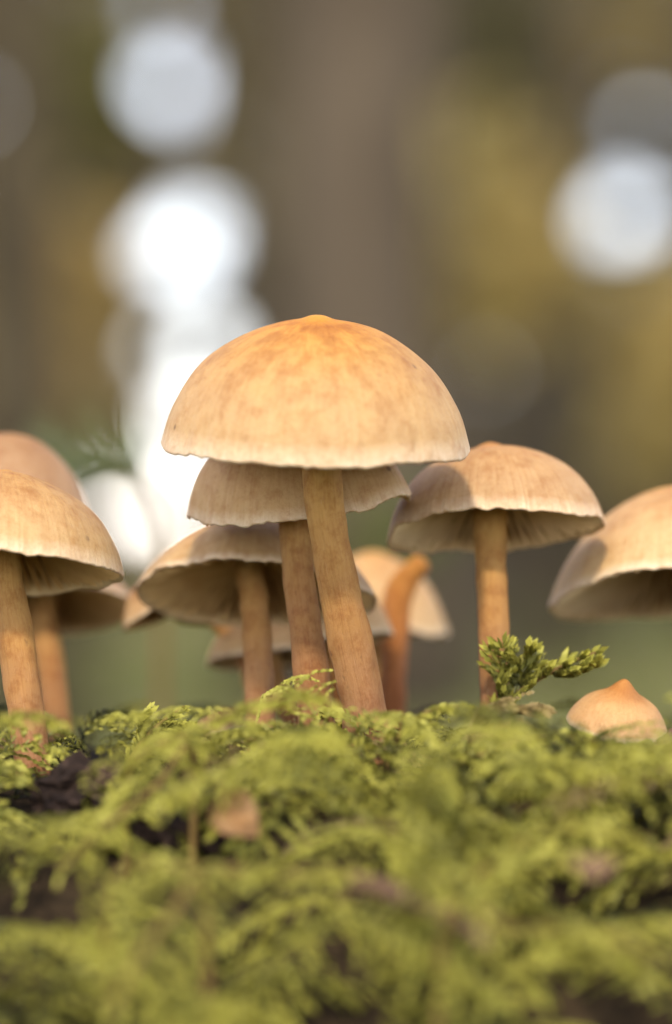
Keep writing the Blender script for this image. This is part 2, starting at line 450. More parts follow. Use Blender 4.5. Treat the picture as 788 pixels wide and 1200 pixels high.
def mushroom(label, cap, stem, mats, seed, nseg=112, stem_seg=26, name='mushroom', group=None):
    """cap = dict(c=(px,py), R=px, H=px, y=depth, tilt, roll, sy, prof, wav, gills) or None
       stem = [(px, py, depth, half width px), ...] from the base upwards"""
    base = W(stem[0][0], stem[0][1], stem[0][2])
    base.z = ground_z(base.x, base.y)
    root = empty(name, base)
    tag(root, label, 'mushroom', group)
    B = np.array(base)
    top = None
    if cap:
        y = cap['y']; s = PX(y)
        C = np.array(W(cap['c'][0], cap['c'][1], y)); Rm = cap['R'] * s; H = cap['H'] * s
        M = np.array(Matrix.Rotation(R(cap.get('roll', 0)), 3, 'Y') @ Matrix.Rotation(R(cap.get('tilt', 0)), 3, 'X') @ Matrix.Rotation(R(cap.get('yaw', 0)), 3, 'Z'))
        sy = cap.get('sy', 1.0); wav = cap.get('wav', 1.0) * 1.5
        P = cr(PROFILE[cap.get('prof', 'dome')], 34)
        r_out, z_out = np.clip(P[:, 0], 0, 1), P[:, 1]
        r_out[0] = 0.0
        rs = random.Random(seed)
        ph = [(k, rs.uniform(0, 6.28), rs.uniform(0.4, 1.0) / k ** 0.8) for k in (2, 3, 4, 5, 7, 9, 12)]
        ph2 = [(k, rs.uniform(0, 6.28), rs.uniform(0.4, 1.0) / k ** 0.9) for k in (2, 3, 5, 6, 8, 11)]

        def place(r, z, th, edge=1.0):
            """normalised (r, z) at angle th -> local metres, with the cap's own unevenness"""
            c, sn = math.cos(th), math.sin(th)
            dr = sum(a_ * math.sin(k * th + p_) for k, p_, a_ in ph) * 0.018 * wav
            dz = sum(a_ * math.sin(k * th + p_) for k, p_, a_ in ph2) * 0.030 * wav
            e = r ** 3
            nz = noise.noise(Vector((c * r * 2.0 + seed, sn * r * 2.0, seed * 0.7)))
            hf = 0.9 * noise.noise(Vector((c * 4.3 + seed, sn * 4.3, 3.3))) + 0.5 * noise.noise(Vector((c * 13 + seed, sn * 13, 7.3))) + 0.6 * noise.noise(Vector((c * 31 + seed, sn * 31, 1.3)))
            g = max(0.0, (r - 0.9) / 0.1)
            rr = r * (1 + dr * e + 0.012 * nz) + hf * 0.011 * g * wav
            zz = z * (1 + 0.035 * nz) + dz * e * Rm / H + hf * 0.020 * g * wav
            p = np.array((rr * c * Rm, rr * sn * Rm * sy, zz * H))
            return C + M @ p - B

        bed = lambda r: 0.60 * (1 - r ** 2.0)
        under = [(1.0, -0.005), (0.992, -0.022), (0.978, -0.012)] + [(r, bed(r) * 0.9 - 0.004) for r in np.linspace(0.955, 0.0, 12)]
        rings = [(r_out[i], z_out[i], r_out[i]) for i in range(1, len(r_out))] + [(r, z, min(1.0, r)) for r, z in under[:-1]]
        n_out = len(r_out) - 1
        V = [place(0, 1.0, 0)]; A = [(0, 0, 0)]
        for r, z, q in rings:
            for j in range(nseg):
                th = 2 * math.pi * j / nseg
                V.append(place(r, z, th)); A.append((math.cos(th), math.sin(th), q))
        V.append(place(0, under[-1][1], 0)); A.append((0, 0, 0))
        nr = len(rings); F4, F3 = [], []
        for j in range(nseg):
            j2 = (j + 1) % nseg
            F3.append((0, 1 + j, 1 + j2))
            F3.append((len(V) - 1, 1 + (nr - 1) * nseg + j2, 1 + (nr - 1) * nseg + j))
        for i in range(nr - 1):
            for j in range(nseg):
                a_ = 1 + i * nseg + j; b_ = 1 + i * nseg + (j + 1) % nseg
                F4.append((a_, a_ + nseg, b_ + nseg, b_))
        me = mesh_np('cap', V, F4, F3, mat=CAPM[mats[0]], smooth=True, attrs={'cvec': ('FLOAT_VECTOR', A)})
        me.materials.append(GILL_BED_SHADED)
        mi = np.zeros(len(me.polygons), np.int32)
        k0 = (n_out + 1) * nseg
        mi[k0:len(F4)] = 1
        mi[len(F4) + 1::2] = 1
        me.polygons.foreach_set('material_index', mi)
        link('cap', me, root)
        # gills: thin radial blades, long ones and short ones between
        GVv, GA, GF = [], [], []
        ng = cap.get('gills', 64)
        for g in range(ng):
            th = 2 * math.pi * (g + rs.uniform(-0.15, 0.15)) / ng
            r0 = (0.13, 0.50, 0.13, 0.62)[g % 4]
            dth = 0.0075
            rr = np.linspace(r0, 0.965, 9 if r0 < 0.3 else 6)
            i0 = len(GVv)
            for r in rr:
                u = (r - r0) / (0.965 - r0)
                dep = 0.105 * math.sin(math.pi * min(1, max(0, 0.12 + 0.86 * u))) ** 0.5 * Rm / H
                zt = bed(r) * 0.9
                for s_ in (-1, 1):
                    GVv.append(place(r, zt + 0.01, th + s_ * dth / max(r, 0.2))); GA.append((math.cos(th), math.sin(th), r))
                GVv.append(place(r, zt - dep, th)); GA.append((math.cos(th), math.sin(th), r))
            for k in range(len(rr) - 1):
                o_ = i0 + k * 3
                GF.append((o_, o_ + 3, o_ + 5, o_ + 2)); GF.append((o_ + 1, o_ + 2, o_ + 5, o_ + 4))
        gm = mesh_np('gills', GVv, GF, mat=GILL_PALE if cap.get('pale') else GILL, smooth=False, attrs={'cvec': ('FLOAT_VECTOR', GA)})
        tag(link('gills', gm, root), kind='stuff')
        top = C + M @ np.array((0, 0, 0.58 * H))
    # stem
    pts = [np.array(W(p[0], p[1], p[2])) for p in stem]
    rad = [p[3] * PX(p[2]) for p in stem]
    b0 = pts[0].copy(); dirn = pts[0] - pts[1]; dirn /= np.linalg.norm(dirn)
    b0 = b0 + dirn * 0.004
    b0[2] = min(b0[2], ground_z(b0[0], b0[1]) - 0.003)
    pts = [b0] + pts; rad = [rad[0] * 1.05] + rad
    if top is not None:
        pts.append(top); rad.append(rad[-1] * 1.04)
    path = cr(pts, 60); rr = cr(np.array(rad)[:, None], 60)[:, 0]
    if top is None:
        rr[-5:] *= np.array([1.0, 0.97, 0.88, 0.70, 0.38])
    V, F4, F3, S = tube_arrays(path - B, rr, stem_seg, 0.12 if top is not None else 0.2, seed * 1.37)
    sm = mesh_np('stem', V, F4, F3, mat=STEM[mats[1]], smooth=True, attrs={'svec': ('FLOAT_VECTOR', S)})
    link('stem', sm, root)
    return root


mushroom('largest golden brown mushroom with wide smooth dome over the others',
         dict(c=(369, 521), R=180, H=154, y=-0.002, tilt=9.5, roll=1.5, prof='dome', wav=0.9, gills=80),
         [(430, 848, 0.000, 27.5), (414, 770, -0.001, 26), (392, 660, -0.003, 24), (379, 580, -0.004, 23.5)], ('golden', 'ochre'), 1.3, nseg=160)
mushroom('tan mushroom with wavy torn rim tucked directly under the largest dome',
         dict(c=(351, 593), R=137, H=108, y=0.012, tilt=8.5, roll=-6, yaw=-15, sy=0.68, prof='steep', wav=1.5),
         [(373, 866, 0.004, 22), (364, 780, 0.005, 20), (352, 690, 0.008, 19), (347, 625, 0.010, 18.5)], ('tan', 'russet'), 4.1, nseg=140)
mushroom('tan mushroom with dark underside facing out, below the torn rimmed cap',
         dict(c=(300, 697), R=142, H=92, y=0.028, tilt=-19, roll=3, sy=0.85, prof='round', wav=1.2),
         [(306, 862, 0.014, 17.5), (304, 790, 0.017, 17), (298, 710, 0.023, 17), (293, 670, 0.027, 17)], ('tan', 'ochre'), 2.7, nseg=130)
mushroom('small pale mushroom with leaning stem behind the dark underside cap',
         dict(c=(318, 771), R=76, H=66, y=0.052, tilt=-10, roll=-6, prof='round', wav=0.8, gills=60),
         [(354, 866, 0.040, 15), (338, 830, 0.043, 15), (318, 790, 0.049, 14)], ('tan', 'russet'), 6.6, nseg=72, stem_seg=16)
mushroom('small pale mushroom half hidden behind the stem of the largest one',
         dict(c=(402, 750), R=60, H=66, y=0.047, tilt=-10, roll=-6, sy=0.72, prof='steep', wav=0.8, gills=60),
         [(404, 858, 0.036, 14), (402, 820, 0.039, 14), (398, 780, 0.044, 13)], ('pale', 'amber'), 8.9, nseg=72, stem_seg=16)
mushroom('pale cream mushroom behind the bare orange stem',
         dict(c=(438, 738), R=86, H=92, y=0.080, pale=True, tilt=-4, roll=4, prof='round', wav=1.1, gills=60),
         [(440, 880, 0.074, 14), (441, 800, 0.077, 13)], ('pale', 'ochre'), 3.6, nseg=80, stem_seg=16)
mushroom('bare orange mushroom stem without a cap, crooked at the top',
         None, [(458, 850, 0.050, 17), (462, 780, 0.053, 16), (464, 722, 0.056, 17), (470, 692, 0.057, 17.5), (483, 670, 0.057, 13.5), (498, 655, 0.057, 12)],
         ('pale', 'amber'), 5.2, stem_seg=22)
mushroom('rosy tan mushroom with pale ribbed gills on a straight stem above the upright moss sprig',
         dict(c=(581, 621), R=130, H=106, y=0.019, pale=True, tilt=-12.5, roll=-3.0, sy=0.86, prof='broad', wav=1.15, gills=66),
         [(580, 850, 0.012, 17.5), (579, 760, 0.013, 17.5), (577, 690, 0.016, 18), (575, 625, 0.019, 19.5)], ('rosy', 'ochre'), 7.4, nseg=150)
mushroom('pale tan mushroom cut off by the frame, above the small pointed button',
         dict(c=(806, 694), R=167, H=124, y=0.034, pale=True, tilt=-11, roll=-5, prof='round', wav=0.8),
         [(822, 905, 0.028, 19), (818, 800, 0.030, 18), (812, 715, 0.033, 18)], ('pale', 'ochre'), 9.7, nseg=120)
mushroom('small button mushroom with pointed orange tip sunk in the moss',
         dict(c=(723, 850), R=60, H=58, y=0.006, tilt=16, roll=9, prof='umbo', wav=0.6, gills=50),
         [(726, 915, 0.012, 13), (724, 880, 0.011, 12.5)], ('button', 'ochre'), 2.1, nseg=90, stem_seg=18)
mushroom('brownish pink mushroom peeking out over the broad tan cap on two paired stems',
         dict(c=(2, 584), R=105, H=78, y=0.046, tilt=3, roll=9, prof='round', wav=0.7),
         [(-70, 905, 0.062, 17), (-60, 760, 0.056, 16), (-24, 640, 0.049, 16)], ('dusky', 'russet'), 5.9, nseg=96, stem_seg=18)
mushroom('broad tan mushroom with thick ochre stem beside the dark bark',
         dict(c=(-3, 668), R=148, H=119, y=0.004, tilt=-10.0, roll=3.0, prof='dome', wav=0.8),
         [(40, 905, -0.004, 22), (30, 830, -0.002, 22), (17, 740, 0.001, 21.5), (5, 675, 0.003, 21)], ('tan', 'ochre'), 3.1, nseg=130)
mushroom('soft brown mushroom with reddish stem behind the broad tan cap',
         dict(c=(56, 716), R=106, H=72, y=0.058, tilt=-18, roll=-3, prof='round', wav=0.8, gills=70),
         [(70, 892, 0.046, 17), (62, 800, 0.050, 16), (52, 730, 0.056, 16)], ('dusky', 'russet'), 6.2, nseg=96, stem_seg=18)
mushroom('steeply tilted small brown cap wedged between two larger caps',
         dict(c=(192, 716), R=52, H=44, y=0.044, tilt=-10, roll=-27, prof='round', wav=0.6, gills=50),
         [(300, 885, 0.036, 10), (297, 815, 0.042, 10), (282, 762, 0.048, 10), (250, 728, 0.050, 9), (216, 722, 0.047, 9)], ('rosy', 'russet'), 1.9, nseg=72, stem_seg=16)
mushroom('tiny dark brown mushroom low in the moss behind the stem bases',
         dict(c=(262, 852), R=32, H=22, y=0.036, tilt=4, roll=-8, prof='round', wav=0.7, gills=40),
         [(264, 890, 0.036, 7), (263, 868, 0.036, 7)], ('brown', 'russet'), 8.1, nseg=60, stem_seg=14)


# ------------------------------------------------------------------ moss fronds
def frond(path, width, nb, nl, seed, roll=0.0, curl=0.35, lw=0.0007):
    """feather moss frond along path (n x 3): a leafy shoot with two rows of leafy side branches.
       returns V, F3, tint"""
    rs = np.random.default_rng(seed)
    path = np.asarray(path, float)
    L = np.concatenate(([0], np.cumsum(np.linalg.norm(np.diff(path, axis=0), axis=1)))); L /= L[-1]
    T = np.gradient(path, axis=0); T /= np.linalg.norm(T, axis=1)[:, None]
    V, F, C = [], [], []

    def leafy(p0, dir0, up, length, count, size, t0):
        """a shoot of overlapping pointed leaves, drooping along its length"""
        side = np.cross(dir0, up); side /= np.linalg.norm(side) + 1e-9
        k = (np.arange(count) + rs.uniform(0.1, 0.9, count)) / count
        pos = p0 + dir0 * (k * length)[:, None] - up * (curl * length * k ** 2)[:, None]
        d = dir0 - up * (2 * curl * k)[:, None]; d /= np.linalg.norm(d, axis=1)[:, None]
        ang = rs.uniform(0, 2 * np.pi, count)
        out = side * np.cos(ang)[:, None] + up * (0.55 * np.sin(ang))[:, None]
        tip = pos + d * (size * 1.5) + out * (size * rs.uniform(0.5, 1.0, count))[:, None]
        w = np.cross(d, out); w /= np.linalg.norm(w, axis=1)[:, None] + 1e-9
        w *= (size * 0.42)
        midp = pos * 0.55 + tip * 0.45
        base = len(V) and V_n[0]
        for q in range(count):
            i = V_n[0]
            V.extend((pos[q], midp[q] + w[q], tip[q], midp[q] - w[q])); V_n[0] += 4
            F.append((i, i + 1, i + 2)); F.append((i, i + 2, i + 3))
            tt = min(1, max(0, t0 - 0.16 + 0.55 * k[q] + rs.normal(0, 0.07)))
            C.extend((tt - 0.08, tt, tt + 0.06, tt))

    V_n = [0]
    at = lambda s, A: np.array([np.interp(s, L, A[:, k]) for k in range(3)])
    tot = np.linalg.norm(np.diff(path, axis=0), axis=1).sum()
    up0 = np.array((math.sin(roll), 0, math.cos(roll)))
    for i in range(nb):
        s = 0.10 + 0.88 * (i + rs.uniform(-0.3, 0.3)) / nb
        p = at(s, path); tg = at(s, T); tg /= np.linalg.norm(tg)
        sd_ = np.cross(tg, up0); sd_ /= np.linalg.norm(sd_) + 1e-9
        up = np.cross(sd_, tg)
        env = (math.sin(math.pi * min(1, s * 0.9 + 0.12)) ** 0.75) * rs.uniform(0.7, 1.1)
        for sg in ((1, -1) if nb < 14 else ((1,) if i % 2 else (-1,))):
            a_ = R(rs.uniform(42, 64))
            d = tg * math.cos(a_) + sd_ * sg * math.sin(a_) + up * rs.uniform(-0.05, 0.28)
            leafy(p, d / np.linalg.norm(d), up, width * env, nl, lw * rs.uniform(0.8, 1.15), 0.28 + 0.45 * s)
    # the shoot itself
    m = max(10, int(nb * 1.6))
    for i in range(m):
        s = i / m
        p = at(s, path); tg = at(s, T)
        sd_ = np.cross(tg, up0); sd_ /= np.linalg.norm(sd_) + 1e-9
        leafy(p, tg, np.cross(sd_, tg), tot / m * 1.3, 2, lw * 1.15, 0.15 + 0.55 * s)
    return np.array(V), np.array(F, dtype=np.int32), np.clip(np.array(C), 0, 1)


def arch(L, rise, droop, side, n=14):
    s = np.linspace(0, 1, n)
    return np.stack([L * s * (0.35 + 0.65 * s ** 0.6), side * L * s ** 2, rise * np.sin(np.pi * 0.5 * np.minimum(1, s * 1.5)) - droop * s ** 2.4], 1)


protos = []
for k in range(10):
    Lf = random.uniform(0.020, 0.032)
    protos.append(frond(arch(Lf, random.uniform(0.006, 0.012), random.uniform(0.002, 0.010), random.uniform(-0.25, 0.25)),
                        Lf * random.uniform(0.30, 0.42), 22, 11, 100 + k, lw=0.00082))

stem_clear = [(W(p[0], 800, p[1]).x, p[1]) for p in ((425, 0.0), (370, .004), (305, .014), (580, .014), (35, -.004), (68, .046), (725, .011), (458, .036))]
hero_protos = []
for k in range(8):
    Lf = random.uniform(0.028, 0.042)
    hero_protos.append(frond(arch(Lf, random.uniform(0.008, 0.013), random.uniform(0.006, 0.018), random.uniform(-0.35, 0.35)),
                             Lf * random.uniform(0.24, 0.34), 25, 22, 300 + k, lw=0.00070, curl=0.5))
DRY = leaf_material('moss_brown', (0.09, 0.055, 0.02), (0.34, 0.25, 0.09), 0.25)
bins = {'moss': [], 'dead_moss': []}
count = 0
while count < 1045:
    crest = count >= 980                       # shoots crowding round the stem bases
    hero = 850 <= count < 980                       # large pale fronds that ride on top of the carpet
    if hero:
        y = random.uniform(-0.110, -0.018); x = random.uniform(-0.070, 0.070)
    elif crest:
        y = random.uniform(-0.036, -0.005); x = random.uniform(-0.068, 0.068)
    elif count < 260:
        y = random.uniform(-0.175, 0.03); x = random.uniform(-0.080, 0.080)
    else:
        y = random.uniform(-0.25, 0.17); x = random.uniform(-0.17, 0.17)
    # bare bark hollow
    if ((x + 0.0265) / 0.020) ** 2 + ((y + 0.036) / 0.023) ** 2 < 1 and random.random() < 0.93: continue
    if math.hypot(x - 0.037, y - 0.004) < 0.009: continue          # keep the button mushroom's own place free
    clump = noise.noise(Vector((x * 45, y * 45, 2.2)))
    if clump < (random.uniform(-0.30, 0.10) if hero else random.uniform(-0.35, 0.22)): continue
    V, F, C = random.choice(hero_protos if hero else protos)
    sc_ = random.uniform(0.75, 1.2) * (1 + 0.25 * clump)
    if y > -0.03: sc_ *= 0.62
    if hero: sc_ = random.uniform(0.65, 1.1) * (0.7 if y > -0.04 else 1)
    if crest: sc_ = random.uniform(0.7, 1.25)
    near_stem = min(math.hypot(x - q[0], y - q[1]) for q in stem_clear)
    if near_stem < 0.012 and not crest: sc_ *= 0.75
    az = random.uniform(0, 2 * math.pi)
    if y < -0.02 and random.random() < 0.6:      # fronds hang down the near slope
        az = -math.pi / 2 + random.gauss(0, 1.0)
    M = Matrix.Rotation(az, 3, 'Z') @ Matrix.Rotation(random.gauss(0, 0.3), 3, 'X') @ Matrix.Rotation(random.gauss(-0.05, 0.28), 3, 'Y')
    z0 = ground_z(x, y) + (random.uniform(0.001, 0.004) if hero else random.uniform(-0.002, 0.0025))
    P = (V * sc_) @ np.array(M).T + np.array((x, y, z0))
    if crest and (P[:, 2].max() > random.uniform(0.2740, 0.2830) or ((x + 0.028) / 0.026) ** 2 + ((y + 0.034) / 0.03) ** 2 < 1): continue
    if y > 0.008 and P[:, 2].max() > 0.2785: continue                # shoots behind the stems stay low
    q = P[(np.abs(P[:, 0] - 0.0365) < 0.0085) & (np.abs(P[:, 1] - 0.002) < 0.028)]
    if len(q) and q[:, 2].max() > 0.30 - (853 - HOR) / FPX * 0.465: continue
    tn = random.gauss(-0.26, 0.15) + 0.30 * clump + (0.36 if hero else (random.uniform(0, 0.36) if crest else 0))  # carpet tinted darker, raised fronds lighter: shade between them put into the colour
    kind = 'dead_moss' if (random.random() < 0.11 and not hero) else 'moss'
    bins[kind].append((P, F, np.clip(C + tn, 0, 1))); count += 1
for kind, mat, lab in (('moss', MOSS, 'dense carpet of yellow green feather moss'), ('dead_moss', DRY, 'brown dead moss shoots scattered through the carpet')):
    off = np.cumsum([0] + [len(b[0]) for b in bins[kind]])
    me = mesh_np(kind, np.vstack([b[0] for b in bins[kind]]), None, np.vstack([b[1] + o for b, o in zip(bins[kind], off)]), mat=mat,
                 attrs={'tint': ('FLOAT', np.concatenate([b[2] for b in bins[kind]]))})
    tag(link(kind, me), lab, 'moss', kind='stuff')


def moss_thing(label, pts, width, nb, nl, seed, lw=0.0009, curl=0.3, tint=0.0, extra=(), name='moss_frond', mat=None, wide=1.7):
    """one frond one can tell apart; pts = [(px, py, depth), ...] from its foot to its tip"""
    Pw = np.array([W(*p) for p in pts])
    foot = Pw[0].copy()
    gz = ground_z(foot[0], foot[1]) - 0.001
    if foot[2] > gz + 0.002: Pw = np.vstack([[foot[0], foot[1], gz], Pw])
    B = Pw[0].copy()
    root = empty(name, B)
    tag(root, label, 'moss')
    path = cr(Pw - B, 26)
    V, F, C = frond(path, width * wide, nb, int(nl * 1.5), seed, lw=lw, curl=curl)
    link('leaves', mesh_np('leaves', V, None, F, mat=mat or MOSS, attrs={'tint': ('FLOAT', np.clip(C + tint, 0, 1))}), root)
    rr = np.linspace(0.00055, 0.00022, 26)
    V, F4, F3, S = tube_arrays(path, rr, 7)
    link('shoot', mesh_np('shoot', V, F4, F3, mat=SHOOT, smooth=True, attrs={'svec': ('FLOAT_VECTOR', S)}), root)
    for k, q in enumerate(extra):
        Pb = np.array([W(*p) for p in q]) - B
        pb = cr(Pb, 16)
        V, F, C = frond(pb, width * 0.8 * (wide + 1) / 2, max(8, int(nb * 0.6)), int(nl * 1.2), seed + 31 * (k + 1), lw=lw, curl=curl)
        link('side_branch', mesh_np('side_branch', V, None, F, mat=mat or MOSS, attrs={'tint': ('FLOAT', np.clip(C + tint, 0, 1))}), root)
    return root


SHOOT = rough_material('shoot_brown', [(0.3, (0.10, 0.06, 0.02)), (0.7, (0.20, 0.13, 0.04))], 900, 0.0002)

moss_thing('long pale moss frond arching across the feet of the central stems',
           [(150, 905, -0.036), (215, 862, -0.036), (290, 828, -0.037), (350, 812, -0.038), (395, 826, -0.040)], 0.0052, 26, 12, 501, tint=0.25)
moss_thing('small crisp sprig of moss in front of the blurred green floor',
           [(150, 900, -0.006), (168, 868, -0.004), (188, 848, -0.002), (216, 828, -0.001)], 0.0042, 16, 14, 502, lw=0.00062, tint=0.1, wide=1.1,
           extra=[[(165, 868, -0.004), (166, 850, -0.004), (172, 836, -0.004)], [(176, 858, -0.003), (200, 850, -0.002), (224, 848, -0.001)]])
moss_thing('upright branching moss sprig at the foot of the rosy capped mushroom',
           [(560, 880, 0.006), (585, 835, 0.007), (625, 800, 0.008), (662, 780, 0.008), (700, 764, 0.008)], 0.0044, 15, 13, 503, lw=0.0010, tint=0.0, curl=-0.1, wide=1.0,
           extra=[[(590, 832, 0.007), (586, 795, 0.007), (590, 752, 0.006)], [(612, 810, 0.008), (612, 780, 0.007), (626, 762, 0.007)], [(640, 790, 0.008), (668, 790, 0.008), (702, 779, 0.008)]])
moss_thing('drooping yellow moss frond crossing the thick ochre stem',
           [(-60, 900, -0.034), (-25, 850, -0.036), (30, 838, -0.038), (78, 846, -0.040)], 0.0045, 20, 10, 504, tint=0.2)
moss_thing('slanting bright green moss frond beside the dark bark hollow',
           [(225, 880, -0.040), (185, 920, -0.048), (130, 965, -0.056), (70, 1020, -0.063)], 0.0042, 24, 12, 505, tint=0.12)
moss_thing('slender curved moss blade to the right of the largest stem',
           [(455, 885, -0.018), (480, 850, -0.020), (508, 832, -0.021), (545, 826, -0.022)], 0.0030, 18, 9, 506, tint=0.2)
moss_thing('wide feathery moss frond spreading low in front of the tan dead leaf',
           [(130, 1040, -0.070), (220, 1018, -0.075), (320, 1022, -0.078), (425, 1020, -0.080)], 0.0062, 28, 12, 507, tint=0.15)
moss_thing('fan shaped yellowish moss frond hanging below the wide feathery one',
           [(240, 1050, -0.080), (200, 1075, -0.088), (165, 1120, -0.095), (130, 1185, -0.100)], 0.0085, 26, 14, 508, tint=0.12)
moss_thing('big arching pale moss frond on the slope under the pointed button mushroom',
           [(520, 1080, -0.070), (575, 1015, -0.074), (655, 970, -0.077), (760, 985, -0.080)], 0.0085, 30, 14, 509, tint=0.2)
moss_thing('broad dull moss frond drooping beneath the big arching pale one',
           [(520, 1090, -0.086), (600, 1088, -0.090), (690, 1090, -0.093), (770, 1125, -0.096)], 0.0075, 28, 12, 510, tint=0.05)
moss_thing('yellow green moss frond lying in front of the pointed button mushroom',
           [(520, 905, -0.022), (580, 880, -0.025), (645, 862, -0.027), (720, 872, -0.029)], 0.0058, 26, 12, 511, tint=0.22)

# brown dried moss tuft at the foot of the upright sprig
moss_thing('brownish dried moss tuft under the upright sprig',
           [(535, 900, -0.014), (555, 862, -0.014), (585, 835, -0.015), (640, 830, -0.016)], 0.0048, 20, 12, 520, tint=0.0, mat=DRY,
           extra=[[(555, 870, -0.014), (560, 845, -0.014), (590, 822, -0.014)]])


# ------------------------------------------------------------------ debris on the moss
BARK = rough_material('rotten_bark', [(0.3, (0.008, 0.005, 0.004)), (0.5, (0.028, 0.017, 0.012)), (0.66, (0.10, 0.06, 0.04))], 260, 0.0012)


def chunk(label, px, py, y, sx, sy_, sz, seed, rot):
    bm = bmesh.new()
    bmesh.ops.create_icosphere(bm, subdivisions=4, radius=1.0)
    for v in bm.verts:
        p = v.co.copy()
        k = 1 + 0.45 * noise.noise(p * 1.4 + Vector((seed, 0, 0))) + 0.25 * noise.noise(p * 4 + Vector((0, seed, 0)))
        # split layers along the grain
        k += 0.10 * math.copysign(1, math.sin(p.z * 9 + noise.noise(p * 2) * 3)) * 0.5
        v.co = Vector((p.x * sx, p.y * sy_, p.z * sz)) * k
    me = bpy.data.meshes.new('bark_chunk'); bm.to_mesh(me); bm.free()
    me.materials.append(BARK)
    c = W(px, py, y)
    c.z = min(c.z, ground_z(c.x, c.y) + sz * 1.1)
    o = link('bark_chunk', me, None, c); o.rotation_euler = rot
    tag(o, label, 'bark')


chunk('dark rotten bark lump beside the thick ochre stem', 92, 908, -0.020, 0.0062, 0.004, 0.0036, 1.0, (0.1, -0.2, 0.4))
chunk('long dark bark lump lying next to the slanting green frond', 170, 914, -0.028, 0.0075, 0.005, 0.0038, 3.0, (0.0, 0.15, -0.3))
chunk('small black bark lump in the hollow by the tan dead leaf', 226, 930, -0.034, 0.0045, 0.004, 0.0045, 5.0, (0.2, 0.1, 0.9))


def dead_leaf(label, px, py, y, L, Wd, rot, mat, curl, seed):
    n, m = 18, 9
    V, F = [], []
    for k in (1, -1):
        for i in range(n):
            s = i / (n - 1)
            w = Wd * (math.sin(math.pi * s ** 0.8) ** 0.8 + 0.02) * (1 + 0.12 * noise.noise(Vector((s * 9, seed, 0))))
            for j in range(m):
                u = j / (m - 1) * 2 - 1
                z = curl * L * (s - 0.4) ** 2 + 0.35 * Wd * u * u + 0.10 * Wd * noise.noise(Vector((s * 5, u * 2, seed)))
                V.append(((s - 0.5) * L, u * w, z + k * 0.00012))
    N = n * m
    for k in range(2):
        for i in range(n - 1):
            for j in range(m - 1):
                a_ = k * N + i * m + j
                F.append((a_, a_ + m, a_ + m + 1, a_ + 1) if k == 0 else (a_, a_ + 1, a_ + m + 1, a_ + m))
    for i in range(n - 1):
        for j in (0, m - 1):
            a_ = i * m + j
            F.append((a_, a_ + m, a_ + m + N, a_ + N))
    me = mesh_np('blade', V, F, mat=mat, smooth=True)
    root = empty('dead_leaf', W(px, py, y)); root.rotation_euler = rot
    tag(root, label, 'leaf')
    link('blade', me, root)
    path = cr([(-0.5 * L - 0.0008, 0, curl * L * 0.2), (-0.5 * L, 0, curl * L * 0.8 * 0.2), (0, 0, curl * L * 0.01 + 0.0003), (0.42 * L, 0, curl * L * 0.27)], 20)
    V, F4, F3, S = tube_arrays(path, np.linspace(0.0004, 0.00012, 20), 6)
    link('midrib', mesh_np('midrib', V, F4, F3, mat=mat, smooth=True), root)


TAN = rough_material('dead_leaf_tan', [(0.3, (0.20, 0.10, 0.036)), (0.6, (0.34, 0.195, 0.085)), (0.8, (0.40, 0.25, 0.12))], 300, 0.0003, 0.75)
PINK = rough_material('dead_leaf_brown', [(0.3, (0.15, 0.085, 0.045)), (0.7, (0.30, 0.19, 0.11))], 300, 0.0003, 0.8)
dead_leaf('curled tan dead leaf standing in the moss below the central stems', 270, 957, -0.050, 0.0062, 0.0030, (R(70), R(60), R(10)), TAN, 1.2, 1.0)
dead_leaf('pinkish brown dead leaf lying in the shaded moss gap', 690, 1022, -0.088, 0.005, 0.0015, (R(40), R(10), R(30)), PINK, 1.0, 4.0)

TWIG = rough_material('twig_bark', [(0.3, (0.06, 0.035, 0.02)), (0.6, (0.17, 0.10, 0.06)), (0.8, (0.26, 0.18, 0.12))], 500, 0.0004)


def twig(label, pts, r0, r1, seed, side=()):
    Pw = np.array([W(*p) for p in pts])
    B = Pw[0].copy()
    root = empty('twig', B); tag(root, label, 'twig')
    V, F4, F3, S = tube_arrays(cr(Pw - B, 30), np.linspace(r0, r1, 30), 10, 0.25, seed)
    link('stick', mesh_np('stick', V, F4, F3, mat=TWIG, smooth=True), root)
    for q in side:
        V, F4, F3, S = tube_arrays(cr(np.array([W(*p) for p in q]) - B, 10), np.linspace(r1, r1 * 0.6, 10), 8, 0.2, seed + 3)
        link('side_shoot', mesh_np('side_shoot', V, F4, F3, mat=TWIG, smooth=True), root)
    return root


twig('brown twig rising from the moss by the pointed button mushroom', [(735, 925, -0.014), (752, 898, -0.014), (772, 872, -0.015), (800, 848, -0.016)], 0.0007, 0.00045, 2.0,
     side=[[(772, 872, -0.015), (780, 880, -0.013), (792, 884, -0.012)]])
twig('grey brown twig lying across the moss slope below the central stems', [(415, 1030, -0.072), (470, 1050, -0.078), (530, 1075, -0.084), (575, 1110, -0.090)], 0.0011, 0.0008, 4.0)


